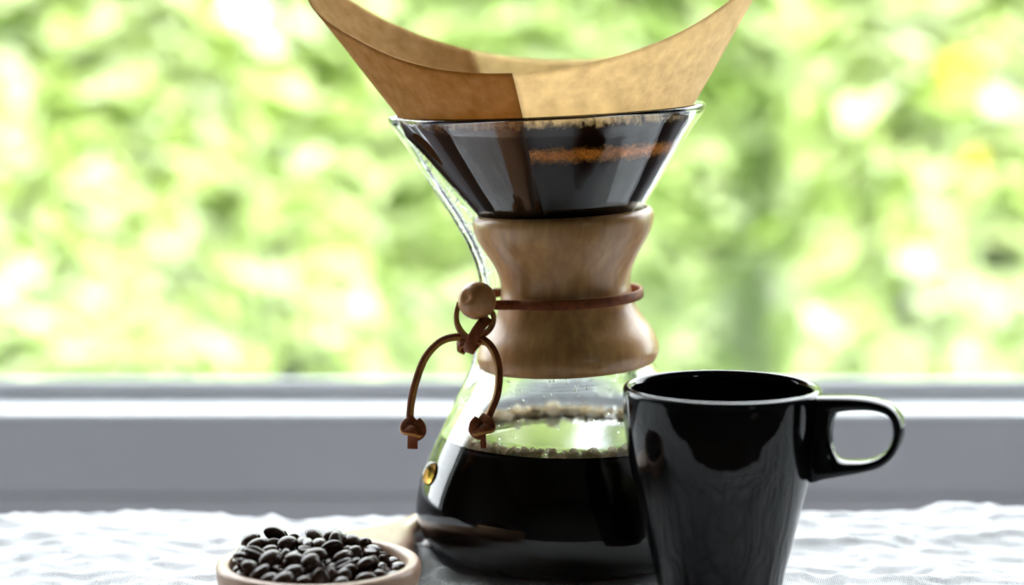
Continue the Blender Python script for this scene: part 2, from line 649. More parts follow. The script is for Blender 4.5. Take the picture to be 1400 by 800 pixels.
verts, faces = [], []
for x in xs:
    col = []
    for y in ys:
        k = flat(x, y)
        lift = min(0.004, 0.0045 * max(0, (y - 0.90) / 0.07) * max(0, x / 0.22))
        col.append((x, y, -0.0002 * (1 - k) + k * max(-0.0068, -0.0028 + cloth_h(x, y) + lift)))
    near, far = [], []
    for j in range(1, nd + 1):
        t, dy, dz = drop(j)
        f1 = 0.006 * noise.noise((x * 14, t * 2, 4.4)) * t
        f2 = 0.008 * noise.noise((x * 11, t * 2, 9.1)) * t
        far.append((x, T_FAR + dy + f1, col[-1][2] - dz))
        near.append((x, T_NEAR - dy - f2, col[0][2] - dz))
    verts += near[::-1] + col + far
NYT = len(ys) + 2 * nd
for i in range(NX - 1):
    for j in range(NYT - 1):
        a = i * NYT + j
        faces.append((a, a + NYT, a + NYT + 1, a + 1))
cloth = link_mesh('tablecloth', verts, faces, M['linen'])
so = cloth.modifiers.new('thickness', 'SOLIDIFY')
so.thickness = 0.0008
so.offset = -1
tag(cloth, 'crumpled white linen tablecloth spread over the table', 'tablecloth')

# ================================================================== GLASS CARAFE
CY = 0.90
PXM = P(800, 400, CY).x / 100.0            # metres for one pixel at the carafe


def axis_px(row):
    return 776.0 - (8.3e-5 * (600 - row) ** 2 if row < 600 else 0.0)


_rows = np.arange(-120, 900, 2.0)
_zs = np.array([zrow(r, CY) for r in _rows])


def row_of(z):
    return float(np.interp(-z, -_zs, _rows))


def DF(x, y, z):
    """carafe space to world: hand-blown body that leans a little above the belly"""
    r = row_of(z)
    ax = (axis_px(r) - 700.0) * P(701, r, CY).x
    t = max(0.0, min(1.0, (600 - r) / 120.0))
    t = 0.05 * t * t * (3 - 2 * t)
    return (ax + x, CY + y, z + x * t)


# outer radius in pixels by row (photograph), belly and foot in metres
prof_px = [(152, 203), (158, 201.5), (165, 197), (185, 182), (220, 158), (255, 134), (285, 113), (310, 98), (335, 86), (360, 78),
           (389, 75), (415, 80), (440, 89), (465, 101), (485, 110), (500, 119), (520, 134), (540, 147), (575, 167), (610, 185), (640, 198),
           (665, 206), (690, 210)]
outer = [(r * PXM, zrow(y, CY)) for y, r in prof_px]
zb_ = outer[-1][1]
rb_ = outer[-1][0]
outer += [(rb_ * a, zb_ * b) for a, b in ((0.995, 0.82), (0.975, 0.62), (0.935, 0.42), (0.87, 0.24), (0.78, 0.09), (0.68, 0.02), (0.60, 0.0), (0.40, 0.03), (0.15, 0.05), (0.0, 0.055))]
oc = catmull(outer, 5)
oc[:, 0] = np.maximum(oc[:, 0], 0)
TH = 0.0026


def offset_inward(c, th):
    tg = np.gradient(c, axis=0)
    tg /= np.linalg.norm(tg, axis=1)[:, None]
    n = np.stack([tg[:, 1], -tg[:, 0]], 1)   # profile runs downward: this points to the axis
    out = c + n * th
    out[:, 0] = np.maximum(out[:, 0], 0)
    return out


inn = offset_inward(oc, TH)
inn = inn[inn[:, 1] <= oc[0, 1] - 0.0008]
inn = inn[:-1]
inn = np.vstack([inn, [0.0, inn[-1, 1]]])
zi_min = inn[:, 1].min()


def inner_r(z):
    k = np.argsort(inn[:, 1][:int(len(inn) * 0.80)])
    return float(np.interp(z, inn[:, 1][:int(len(inn) * 0.80)][k], inn[:, 0][:int(len(inn) * 0.80)][k]))


_sp_rows = [(120, 24), (154, 25), (200, 30), (260, 38), (300, 42), (340, 43), (380, 42), (430, 36), (480, 22), (520, 9), (560, 2), (590, 0), (700, 0)]


def spout(az, r, z):
    """extra radius of the pouring channel on the left (az = pi)"""
    if math.cos(az) > 0:
        return 0.0
    b = float(np.interp(row_of(z), [a for a, _ in _sp_rows], [b for _, b in _sp_rows])) * PXM
    lat = r * math.sin(az - PI + 0.07)
    w = float(np.interp(row_of(z), [150, 250, 330], [0.0125, 0.0085, 0.0066]))
    return b * math.exp(-(lat / w) ** 2)


def glass_pt(az, r, z):
    rr = r + (spout(az, r, z) if r > 0.015 else 0.0)
    return DF(rr * math.cos(az), rr * math.sin(az), z)


carafe = thing('pour_over_carafe', (AX0, CY, 0.0), 'hourglass glass coffee carafe with wooden collar and leather tie beside the black mug', 'carafe')
lip = [(oc[0, 0] - 0.0010, oc[0, 1] + 0.0011), (oc[0, 0] - 0.0022, oc[0, 1] + 0.0006)]
ring = list(map(tuple, inn[::-1])) + [lip[1], lip[0]] + list(map(tuple, oc))
NA = 160
v, f = lathe(ring, NA, glass_pt)
g = link_mesh('glass_body', v, f, M['glass'], carafe)
bm = bmesh.new()
bm.from_mesh(g.data)
bmesh.ops.remove_doubles(bm, verts=bm.verts[:], dist=1e-6)
bmesh.ops.recalc_face_normals(bm, faces=bm.faces[:])
bm.to_mesh(g.data)
bm.free()
g['label'] = 'clear glass with a pouring groove'

# small raised glass button on the belly
pb = P(580, 643, CY - 0.012)
bm = bmesh.new()
bmesh.ops.create_uvsphere(bm, u_segments=20, v_segments=12, radius=1.0)
for vv in bm.verts:
    vv.co = Vector((vv.co.x * 0.0028, vv.co.y * 0.0040, vv.co.z * 0.0050))
me = bpy.data.meshes.new('glass_button')
bm.to_mesh(me)
bm.free()
me.materials.append(M['gold_glint'])
me.polygons.foreach_set('use_smooth', [True] * len(me.polygons))
btn = bpy.data.objects.new('glass_button', me)
COL.objects.link(btn)
zbt = pb.z
abt = PI + 0.30
rbt = float(np.interp(-zbt, -oc[:112, 1], oc[:112, 0])) + 0.0006
btn['label'] = 'small glass button on the belly, tinted for its golden reflection'
btn.parent = carafe
btn.location = Vector(DF(rbt * math.cos(abt), rbt * math.sin(abt), zbt)) - carafe.location
btn.rotation_euler = (0, math.radians(22), 0.30)

# beads of steam and water on the inside of the glass, thickest along the pouring groove
V, Fc, nb = [], [], 0
ico = bmesh.new()
bmesh.ops.create_icosphere(ico, subdivisions=2, radius=1.0)
dv = np.array([q.co[:] for q in ico.verts])
df = np.array([[q.index for q in f_.verts] for f_ in ico.faces])
ico.free()
for i in range(620):
    if i < 420:
        az = PI + rng.normal() * 0.16 + 0.03
        row = rng.uniform(172, 372)
        rad = rng.uniform(0.00018, 0.00050)
    else:
        az = rng.uniform(0, 2 * PI)
        row = rng.uniform(498, 560) if rng.random() < .8 else rng.uniform(498, 585)
        rad = rng.uniform(0.00015, 0.00042)
    z_ = zrow(row, CY)
    r_ = inner_r(z_)
    rr = r_ + spout(az, r_ + TH, z_) - rad * 0.25
    c_ = DF(rr * math.cos(az), rr * math.sin(az), z_)
    V.append(dv * rad * np.array([1, 1, rng.uniform(1.0, 2.2)]) + np.array(c_))
    Fc.append(df + nb * len(dv))
    nb += 1
dr = link_mesh('water_droplets', np.vstack(V), np.vstack(Fc).tolist(), M['glass'], carafe)
dr['kind'] = 'stuff'

# wooden collar: two turned halves with a gap for the pouring groove
col_px = [(287, 117), (290, 122), (296, 125), (306, 124), (320, 119.5), (338, 109), (355, 99), (372, 92), (389, 89.5), (405, 91.5), (420, 96.5), (438, 106),
          (455, 118), (468, 124), (480, 126.5), (490, 124), (497, 119), (499, 113)]
cout = catmull([(r * PXM, zrow(y, CY)) for y, r in col_px], 4)
cin = [(float(np.interp(-z, -oc[:110, 1], oc[:110, 0])) + 0.0006, z) for z in np.linspace(cout[-1, 1], cout[0, 1], 26)]
cin = [(min(r, float(np.interp(-z, -cout[:, 1], cout[:, 0])) - 0.001), z) for r, z in cin]
loop = list(map(tuple, cout)) + cin[1:-1]
for a0, a1 in ((PI + math.radians(11), 2 * PI - math.radians(1.2)), (math.radians(1.2), PI - math.radians(27))):
    n = 60
    m = len(loop)
    verts, faces = [], []
    for i in range(n + 1):
        t = i / n
        az = a0 + (a1 - a0) * t
        e = min(t, 1 - t) * (a1 - a0)      # ease the sawn ends
        s = 0.0012 * max(0, 1 - e / 0.05) ** 2
        cr = sum(p[0] for p in loop) / m
        for k, (r, z) in enumerate(loop):
            rr = r - (s if k < len(cout) else -s * 0.5)
            verts.append(DF(rr * math.cos(az), rr * math.sin(az), z))
    for i in range(n):
        for k in range(m):
            l = (k + 1) % m
            faces.append((i * m + k, i * m + l, (i + 1) * m + l, (i + 1) * m + k))
    faces.append(tuple(range(m)))
    faces.append(tuple(n * m + k for k in range(m))[::-1])
    o = link_mesh('collar_half', verts, faces, M['collar'], carafe)
    fix_normals(o)
    o['label'] = 'turned brown wooden collar half'

# leather lace round the waist
zw = zrow(404, CY)
band = []
for i in range(28):
    az = PI + 0.62 + 2 * PI * i / 28
    r = 0.0290 + 0.0022 * math.cos(az) * (math.cos(az) > 0) + 0.0003
    if math.cos(az) < -0.75:
        r += 0.0115 * min(1, (-math.cos(az) - 0.75) / 0.2)
    x, y, z = DF(r * math.cos(az), r * math.sin(az), zw)
    band.append((x, y, z))
az0 = PI + 0.62
o = ribbon('leather_band', band, 0.0040, 0.0016, carafe, (math.cos(az0), math.sin(az0), 0), closed=True, samples=5)
o['label'] = 'brown leather lace tied round the collar'

# bead
bc = P(652, 411, CY - 0.027)
bm = bmesh.new()
bmesh.ops.create_uvsphere(bm, u_segments=40, v_segments=24, radius=0.0077)
for vv in bm.verts:                         # bored hole along x, dimpled
    d = math.hypot(vv.co.y, vv.co.z)
    if d < 0.003:
        vv.co.x *= 0.80 + 0.2 * d / 0.003
me = bpy.data.meshes.new('wooden_bead')
bm.to_mesh(me)
bm.free()
me.materials.append(M['bead'])
me.polygons.foreach_set('use_smooth', [True] * len(me.polygons))
bead = bpy.data.objects.new('wooden_bead', me)
COL.objects.link(bead)
bead.parent = carafe
bead.location = bc - carafe.location
bead.rotation_euler = (0, 0.3, 0.9)
bead['label'] = 'round brown wooden bead'

YB = CY - 0.027


def pp(px, py, dy=0.0):
    return tuple(P(px, py, YB + dy))


# small loop below the bead and the knot
ribbon('leather_loop', [pp(628, 413, 0.003), pp(624, 430, 0.002), pp(626, 446, 0.0), pp(636, 460, -0.003), pp(648, 466, -0.003)], 0.0038, 0.0020, carafe, (1, 0.1, 0.2))
ribbon('leather_loop', [pp(668, 420, 0.004), pp(675, 434, 0.002), pp(671, 448, 0.0), pp(660, 458, -0.001), pp(648, 464, 0.0)], 0.0038, 0.0020, carafe, (-1, 0.1, 0.2))
o = ribbon('leather_knot', [pp(667, 436, 0.001), pp(659, 443, -0.0045), pp(650, 456, -0.0060), pp(643, 470, -0.0055), pp(641, 480, -0.0015), pp(646, 474, 0.003), pp(656, 462, 0.004)],
           0.0044, 0.0018, carafe, (0, -1, 0.3))
ribbon('leather_knot', [pp(662, 466, 0.002), pp(652, 464, -0.003), pp(640, 466, -0.0035), pp(629, 470, -0.001), pp(628, 476, 0.002), pp(636, 480, 0.0025)],
       0.0040, 0.0018, carafe, (0, -1, 0.5))


# hanging strands
strand_l = ribbon('leather_strand', [pp(640, 464, 0.0), pp(622, 461, -0.002), pp(601, 468, -0.004), pp(581, 490, -0.005), pp(568, 524, -0.006), pp(562, 552, -0.006), pp(560, 580, -0.005)],
       0.0022, 0.0031, carafe, (0.2, -0.5, 1), samples=12)
strand_r = ribbon('leather_strand', [pp(650, 463, 0.0), pp(663, 466, -0.003), pp(675, 480, -0.006), pp(682, 505, -0.009), pp(680, 538, -0.013), pp(671, 562, -0.017), pp(661, 584, -0.019)],
       0.0026, 0.0030, carafe, (0.2, -0.5, 1), samples=12)


def end_knot(cx, cy, dy, flip, tail, par):
    """overhand knot: the lace goes once round itself and out below"""
    f = flip
    q = [pp(cx + f * 2, cy - 12, dy), pp(cx - f * 8, cy - 6, dy - 0.0022), pp(cx - f * 10, cy + 1, dy - 0.0036), pp(cx - f * 1, cy + 3, dy - 0.0046),
         pp(cx + f * 9, cy + 5, dy - 0.002), pp(cx + f * 10, cy - 2, dy + 0.002), pp(cx + f * 3, cy - 7, dy + 0.003),
         pp(cx - f * 3, cy - 3, dy + 0.001), pp(cx - f * 3, cy + 7, dy - 0.001)]
    ribbon('end_knot', q, 0.0046, 0.0026, par, (0, -1, 0.6), samples=8)
    ribbon('end_knot', [pp(cx + f * 5, cy - 10, dy - 0.002), pp(cx + f * 10, cy - 4, dy - 0.003), pp(cx + f * 11, cy + 4, dy - 0.0026), pp(cx + f * 5, cy + 10, dy - 0.0026), pp(cx - f * 3, cy + 7, dy - 0.002)],
           0.0040, 0.0024, par, (0, -1, 0.2), samples=8)
    ribbon('lace_end', [pp(cx + tail[0] * .2, cy + 4, dy - 0.001), pp(cx + tail[0] * .6, cy + 12, dy - 0.001), pp(cx + tail[0], cy + tail[1], dy)], tail[2], 0.0016, par, (0, -1, 0), samples=6)


end_knot(565, 586, -0.006, 1, (-1, 27, 0.0042), strand_l)
end_knot(659, 584, -0.020, -1, (2, 28, 0.0024), strand_r)

# ================================================================== COFFEE IN THE CARAFE
zc = zrow(596, CY)
lim = [tuple(p) for p in inn[::-1] if p[1] < zc]
k_lim = [(r + (0.00025 if r > 0.02 else 0.0), z) for r, z in lim]
rt = inner_r(zc)
cprof = [(r, z - 0.00025) for r, z in k_lim] + [(rt + 0.0001, zc + 0.0009), (rt - 0.0008, zc + 0.0003), (rt - 0.0025, zc), (rt * 0.5, zc), (0.0, zc)]
v, f = lathe(cprof, 96, lambda a, r, z: DF((r + 0.0) * math.cos(a), r * math.sin(a), z))
cof = link_mesh('brewed_coffee', v, f, None, None, True, [0 if k % (len(cprof) - 1) >= len(k_lim) else (2 if max(v[q][2] for q in f[k]) < 0.0052 else 1) for k in range(len(f))], [M['coffee'], M['coffee_side'], M['coffee_red_glow']])
bm = bmesh.new()
bm.from_mesh(cof.data)
bmesh.ops.remove_doubles(bm, verts=bm.verts[:], dist=1e-6)
bmesh.ops.recalc_face_normals(bm, faces=bm.faces[:])
bm.to_mesh(cof.data)
bm.free()
tag(cof, 'dark brewed coffee with a ring of foam inside the glass carafe', 'coffee')

# foam bubbles round the edge of the coffee
m, nt, N, L, b = mat('foam')
b.inputs['Base Color'].default_value = (0.80, 0.70, 0.52, 1)
b.inputs['Roughness'].default_value = 0.12
b.inputs['Transmission Weight'].default_value = 0.15
b.inputs['IOR'].default_value = 1.3
fv = coords(N, L)
fr_ = ramp(N, [(0.3, (0.90, 0.76, 0.52)), (0.7, (0.98, 0.94, 0.84))])
L.new(noise_tex(N, L, fv, 900, 2), fr_.inputs[0])
L.new(fr_.outputs[0], b.inputs['Base Color'])
ftr = N.new('ShaderNodeBsdfTranslucent')
L.new(fr_.outputs[0], ftr.inputs[0])
fmx = N.new('ShaderNodeMixShader')
fmx.inputs[0].default_value = 0.7
L.new(b.outputs[0], fmx.inputs[1])
L.new(ftr.outputs[0], fmx.inputs[2])
fcl = N.new('ShaderNodeBsdfTransparent')
fm2 = N.new('ShaderNodeMixShader')
fm2.inputs[0].default_value = 0.32
L.new(fmx.outputs[0], fm2.inputs[1])
L.new(fcl.outputs[0], fm2.inputs[2])
L.new(fm2.outputs[0], N['Material Output'].inputs[0])
M['foam'] = m
ico = bmesh.new()
bmesh.ops.create_icosphere(ico, subdivisions=2, radius=1.0)
iv = np.array([v.co[:] for v in ico.verts])
ifc = np.array([[v.index for v in f.verts] for f in ico.faces])
ico.free()
V, Fc = [], []
nb = 0
for i in range(1100):
    az = rng.uniform(0, 2 * PI)
    big = rng.random() < 0.10
    rad = rng.uniform(0.0008, 0.0013) if not big else rng.uniform(0.0014, 0.0020)
    layer = rng.random() ** 2.2
    r = rt - 0.0004 - rad - layer * 0.0030
    zz = zc + rad * rng.uniform(0.1, 0.9) + (1 - layer) * 0.0030 * rng.random()
    r = min(r, inner_r(zz) - rad * 0.9 - 0.0003)
    p = DF(r * math.cos(az), r * math.sin(az), zz)
    V.append(iv * rad + np.array(p))
    Fc.append(ifc + nb * len(iv))
    nb += 1
for px, py, dy, rad in ((755, 566, 0.048, 0.0042), (733, 570, 0.047, 0.0024), (682, 574, 0.036, 0.0030), (694, 580, 0.036, 0.0022), (815, 575, 0.043, 0.0022), (775, 568, 0.049, 0.0020)):
    p = P(px, py, CY + dy)
    p.z = zc + rad * 0.5
    V.append(iv * rad + np.array(p))
    Fc.append(ifc + nb * len(iv))
    nb += 1
foam = link_mesh('foam_bubbles', np.vstack(V), np.vstack(Fc).tolist(), M['foam'], cof)
foam['kind'] = 'stuff'
foam['label'] = 'pale tan foam bubbles along the glass'

# ================================================================== PAPER FILTER
z_apex = zrow(436, CY)
SLOPE = 0.664
k_r = PXM / ((zrow(200, CY) - zrow(300, CY)) / 100)     # px of radius per px row -> metres of radius per metre
z_rim = zrow(154, CY)
front = 1.5 * PI - math.radians(13)                      # azimuth of the front fold
s_len = (zrow(97, 0.833) - z_apex)                       # height of the lowest point of the edge above the apex


def paper_pt(az, h, dr=0.0):
    z = z_apex + h
    r = SLOPE * k_r * h
    if h > 0.042 and z < z_rim - 0.002:       # soaked paper clings to the glass
        t = min(1.0, (h - 0.042) / 0.008, (z_rim - 0.002 - z) / 0.004)
        r += t * (inner_r(z) + 0.0007 - r)
    r += dr
    lat = r * math.sin(az)
    b = 0.0
    if math.cos(az) < 0:
        b = 0.0062 * math.exp(-(lat / 0.022) ** 2) * min(1, max(0, (h - 0.035) / 0.05))
    r += b
    x, y, z = r * math.cos(az), r * math.sin(az), z
    return DF(x - 0.0006, y, z)


def edge_h(az):
    # a folded square: distance to the straight paper edge grows towards the two corners
    d = abs((az - front + PI) % (2 * PI) - PI)           # 0 at the front fold, pi at the back fold
    if d > PI / 2:
        d = PI - d
    return s_len / math.cos(d / 2)


pf = thing('paper_filter', (AX0, CY, z_apex), 'unbleached brown paper coffee filter standing in the top of the glass carafe', 'coffee filter')
Z_WET = zrow(169, CY - 0.04)
M['paper3'] = m_paper('paper_triple', (0.36, 0.225, 0.09), (0.53, 0.36, 0.18), (0.56, 0.30, 0.055), 0.44, Z_WET, (0.075, 0.034, 0.015), (0.14, 0.055, 0.018))
M['paper1'] = m_paper('paper_single', (0.74, 0.57, 0.37), (0.90, 0.78, 0.58), (0.95, 0.78, 0.50), 0.55, Z_WET, (0.030, 0.014, 0.008), (0.05, 0.02, 0.008),
                      (zrow(219, CY - 0.04), zrow(203, CY - 0.04)), (0.80, 0.42, 0.12))  # light through paper free of grounds, painted as a golden band
H_LOW = 0.002
for nm, a0, a1, mt, th, lab in (('single_layer_side', front, front + PI + math.radians(40), M['paper1'], 0.0004, 'thin pale side of the filter, one paper layer'),
                                ('triple_layer_side', front - PI + math.radians(40), front, M['paper3'], 0.0013, 'darker side of the filter, three paper layers')):
    n, mrow = 72, 40
    verts, faces = [], []
    for s in (0, 1):
        for i in range(n + 1):
            az = a0 + (a1 - a0) * i / n
            he = edge_h(az)
            for k in range(mrow + 1):
                h = H_LOW + (he - H_LOW) * k / mrow
                ripple = 0.0004 * noise.noise((math.cos(az) * 3, math.sin(az) * 3, h * 30))
                verts.append(paper_pt(az, h, -th * s - 0.0004 + ripple * max(0, (h - 0.07) / 0.05)))
    off = (n + 1) * (mrow + 1)
    idx = lambda s, i, k: s * off + i * (mrow + 1) + k
    for i in range(n):
        for k in range(mrow):
            faces.append((idx(0, i, k), idx(0, i + 1, k), idx(0, i + 1, k + 1), idx(0, i, k + 1)))
            faces.append((idx(1, i, k), idx(1, i, k + 1), idx(1, i + 1, k + 1), idx(1, i + 1, k)))
        faces.append((idx(0, i, mrow), idx(0, i + 1, mrow), idx(1, i + 1, mrow), idx(1, i, mrow)))
    for k in range(mrow):
        for i in (0, n):
            faces.append((idx(0, i, k), idx(0, i, k + 1), idx(1, i, k + 1), idx(1, i, k)))
    o = fix_normals(link_mesh(nm, verts, faces, mt, pf))
    o['label'] = lab

# wet grounds lying in the filter
zg = zrow(222, CY)
hg = zg - z_apex
rings, seg = 26, 64
verts, faces = [], []
for i in range(rings + 1):
    t = i / rings
    for j in range(seg):
        az = 2 * PI * j / seg
        r = (SLOPE * k_r * hg - 0.0026) * t
        zz = zg - 0.012 * (1 - t ** 2) + 0.0012 * noise.noise((r * 300 * math.cos(az), r * 300 * math.sin(az), 1.1))
        verts.append(DF(r * math.cos(az) - 0.0006, r * math.sin(az), zz))
for i in range(1, 13):                       # side of the plug down to the tip of the cone
    t = 1 - i / 12 * 0.93
    for j in range(seg):
        az = 2 * PI * j / seg
        r = max(0.0006, SLOPE * k_r * hg * t - 0.0026)
        verts.append(DF(r * math.cos(az) - 0.0006, r * math.sin(az), z_apex + hg * t))
for i in range(rings + 12):
    for j in range(seg):
        l = (j + 1) % seg
        faces.append((i * seg + j, i * seg + l, (i + 1) * seg + l, (i + 1) * seg + j))
gr = fix_normals(link_mesh('coffee_grounds', verts, faces, M['grounds']))
tag(gr, 'wet dark coffee grounds lying inside the paper filter', 'coffee grounds', None, 'stuff')

# ================================================================== BLACK MUG
mug = thing('coffee_mug', (MUGX, MUGY, 0.0), 'glossy black stoneware mug with a squared handle in front of the glass carafe', 'mug')
MP = P(800, 400, MUGY).x / 100.0
mp = [(533, 136.5), (540, 136.5), (556, 136), (575, 134.8), (593, 132.6), (612, 130), (631, 126.6), (655, 120.8), (690, 112), (720, 105), (750, 98), (777, 91), (800, 86)]
mo = [(r * MP, zrow(y, MUGY)) for y, r in mp]
mo += [(0.0215, 0.014), (0.0205, 0.006), (0.0203, 0.0016), (0.0192, 0.0), (0.016, 0.0), (0.0155, 0.0012), (0.008, 0.0014), (0.0, 0.0014)]
moc = catmull(mo, 5)
moc[:, 0] = np.maximum(moc[:, 0], 0)
nin = len(mp) * 5 + 4
mi = offset_inward(moc[:nin], 0.0034)
mi = mi[2:]
zt = moc[0, 1]
mprof = [(0.0, 0.006), (0.014, 0.0062), (mi[-1, 0] - 0.002, 0.0075)] + list(map(tuple, mi[::-1])) + \
        [(moc[0, 0] - 0.0029, zt + 0.0009), (moc[0, 0] - 0.0018, zt + 0.0016), (moc[0, 0] - 0.0006, zt + 0.0011)] + list(map(tuple, moc))
v, f = lathe(mprof, 128, lambda a, r, z: (MUGX + r * math.cos(a), MUGY + r * math.sin(a), z))
o = link_mesh('mug_body', v, f, M['stoneware'], mug)
bm = bmesh.new()
bm.from_mesh(o.data)
bmesh.ops.remove_doubles(bm, verts=bm.verts[:], dist=1e-6)
bmesh.ops.recalc_face_normals(bm, faces=bm.faces[:])
bm.to_mesh(o.data)
bm.free()
# handle: a ring whose left side melts into the body
outp = [(1112, 541.5), (1140, 541), (1170, 541.5), (1196, 545), (1218, 553), (1232, 569), (1236, 588), (1233, 606), (1224, 624), (1208, 637), (1186, 644), (1155, 650), (1128, 655), (1108, 659), (1100, 640), (1100, 600), (1104, 560)]
innp = [(1146, 564), (1155, 562), (1172, 560.5), (1194, 561), (1211, 565.5), (1219.5, 574), (1222, 588), (1220, 601), (1213, 614), (1200, 624), (1184, 629), (1165, 630), (1152, 629), (1145, 624), (1140, 612), (1138, 595), (1141, 575)]
oo = catmull(outp + outp[:1], 5)[:-1]
ii = catmull(innp + innp[:1], 5)[:-1]
n = len(oo)
HT = math.tan(math.radians(22))               # handle turned a little towards the viewer
verts, faces = [], []
ms = 18
for i in range(n):
    a = P(oo[i, 0], oo[i, 1], MUGY)
    a = np.array(P(oo[i, 0], oo[i, 1], MUGY - HT * (a.x - MUGX)))
    b_ = P(ii[i, 0], ii[i, 1], MUGY)
    b_ = np.array(P(ii[i, 0], ii[i, 1], MUGY - HT * (b_.x - MUGX)))
    c = (a + b_) / 2
    h = (a - b_) / 2
    for k in range(ms):
        th = 2 * PI * k / ms
        ct, st = math.cos(th), math.sin(th)
        e = 0.65
        ca = math.copysign(abs(ct) ** e, ct)
        sa = math.copysign(abs(st) ** e, st)
        p = c + h * ca
        p += np.array([0.309, 0.951, 0]) * 0.0058 * sa
        verts.append(p)
for i in range(n):
    j = (i + 1) % n
    for k in range(ms):
        l = (k + 1) % ms
        faces.append((i * ms + k, i * ms + l, j * ms + l, j * ms + k))
fix_normals(link_mesh('mug_handle', verts, faces, M['stoneware'], mug))

# ================================================================== WOODEN SCOOP
sc = thing('wooden_scoop', (BOWLX, BOWLY, 0.0), 'round wooden scoop heaped with coffee beans on the tablecloth', 'scoop')
ZR = 0.027
RB = 142 * (P(800, 400, BOWLY).x / 100.0)
bp_ = [(0.0, 0.0), (RB * 0.45, 0.0), (RB * 0.62, 0.0012), (RB * 0.80, 0.006), (RB * 0.92, 0.013), (RB * 0.985, 0.020), (RB, 0.0245), (RB - 0.0004, ZR - 0.0008), (RB - 0.0018, ZR),
       (RB - 0.0038, ZR - 0.0002), (RB - 0.0052, ZR - 0.0016), (RB * 0.80, 0.019), (RB * 0.66, 0.0145), (RB * 0.45, 0.0118), (0.0, 0.011)]
bc_ = catmull(bp_, 5)
bc_[:, 0] = np.maximum(bc_[:, 0], 0)
bc_[:, 1] = np.maximum(bc_[:, 1], 0)
v, f = lathe(list(map(tuple, bc_)), 96, lambda a, r, z: (BOWLX + r * math.cos(a), BOWLY + r * math.sin(a), z))
o = link_mesh('bowl', v, f, M['scoop'], sc)
bm = bmesh.new()
bm.from_mesh(o.data)
bmesh.ops.remove_doubles(bm, verts=bm.verts[:], dist=1e-6)
bmesh.ops.recalc_face_normals(bm, faces=bm.faces[:])
bm.to_mesh(o.data)
bm.free()
# handle: flared root, rounded section, runs away behind the carafe
st = [  # left edge x, y, right edge x, y, half thickness, z centre
    (-0.0890, 0.812, -0.0450, 0.806, 0.0060, 0.0190),
    (-0.0830, 0.845, -0.0410, 0.838, 0.0060, 0.0160),
    (-0.0710, 0.873, -0.0395, 0.868, 0.0062, 0.0125),
    (-0.0580, 0.895, -0.0400, 0.891, 0.0064, 0.0090),
    (-0.0455, 0.915, -0.0370, 0.910, 0.0062, 0.0085),
    (-0.0385, 0.930, -0.0315, 0.927, 0.0056, 0.0085),
    (-0.0300, 0.948, -0.0220, 0.944, 0.0056, 0.0085),
    (-0.0230, 0.961, -0.0165, 0.957, 0.0046, 0.0085),
    (-0.0205, 0.964, -0.0180, 0.962, 0.0020, 0.0085)]
sc_ = catmull(st, 6)
verts, faces = [], []
ms = 24
for i in range(len(sc_)):
    mid_, half_ = (sc_[i, 0:2] + sc_[i, 2:4]) / 2, (sc_[i, 2:4] - sc_[i, 0:2]) / 2
    for k in range(ms):
        th = 2 * PI * k / ms
        ct, s_ = math.cos(th), math.sin(th)
        ca, sa = math.copysign(abs(ct) ** 0.7, ct), math.copysign(abs(s_) ** 0.8, s_)
        q = mid_ + half_ * ca
        verts.append((q[0], q[1], sc_[i, 5] + sc_[i, 4] * sa))
for i in range(len(sc_) - 1):
    for k in range(ms):
        l = (k + 1) % ms
        faces.append((i * ms + k, i * ms + l, (i + 1) * ms + l, (i + 1) * ms + k))
faces.append(tuple(range(ms)))
faces.append(tuple((len(sc_) - 1) * ms + k for k in range(ms)))
fix_normals(link_mesh('handle', verts, faces, M['scoop'], sc))

# ================================================================== COFFEE BEANS
# pack the beans: each is two spheres kept a fixed distance apart, pushed out of each other and of the bowl
NB = 190
R_S, DL = 0.0029, 0.0033
RI = RB - 0.0052
_fl_r = bc_[-26:, 0][::-1]
_fl_z = bc_[-26:, 1][::-1]


def bowl_z(r):
    return np.interp(r, _fl_r, _fl_z)


def dome_z(x, y):
    # heap, highest at the back left, low at the right edge
    d = np.hypot(x + 0.010, y - 0.006) / 0.036
    return ZR + 0.0145 - 0.016 * d ** 2


ang = rng.uniform(0, 2 * PI, NB)
rad = np.sqrt(rng.uniform(0, 1, NB)) * RI * 0.9
cen = np.stack([rad * np.cos(ang), rad * np.sin(ang), rng.uniform(0.016, 0.040, NB)], 1)
dirs = rng.normal(size=(NB, 3)) * np.array([1, 1, 0.45])
dirs /= np.linalg.norm(dirs, axis=1)[:, None]
pts = np.concatenate([cen + dirs * DL / 2, cen - dirs * DL / 2])
own = np.concatenate([np.arange(NB), np.arange(NB)])
same = own[:, None] == own[None, :]
for it in range(320):
    pts[:, 2] -= 0.00006 if it < 240 else 0.00002
    d = pts[:, None, :] - pts[None, :, :]
    dist = np.sqrt((d ** 2).sum(-1)) + 1e-9
    pen = np.maximum(0, 2 * R_S - dist)
    pen[same] = 0
    pts += (d / dist[..., None] * pen[..., None] * 0.28).sum(1)
    a, b2 = pts[:NB], pts[NB:]
    dd = a - b2
    ln = np.linalg.norm(dd, axis=1)[:, None] + 1e-9
    corr = dd / ln * (ln - DL) * 0.5
    pts[:NB] -= corr
    pts[NB:] += corr
    r = np.hypot(pts[:, 0], pts[:, 1])
    lim_r = RI - R_S * 0.95
    kk = np.where((r > lim_r) & (pts[:, 2] < ZR + 0.003), lim_r / np.maximum(r, 1e-9), 1.0)
    pts[:, 0] *= kk
    pts[:, 1] *= kk
    pts[:, 2] = np.minimum(pts[:, 2], dome_z(pts[:, 0], pts[:, 1]) - R_S)
    r = np.hypot(pts[:, 0], pts[:, 1])
    pts[:, 2] = np.maximum(pts[:, 2], bowl_z(r) + R_S * 1.15)


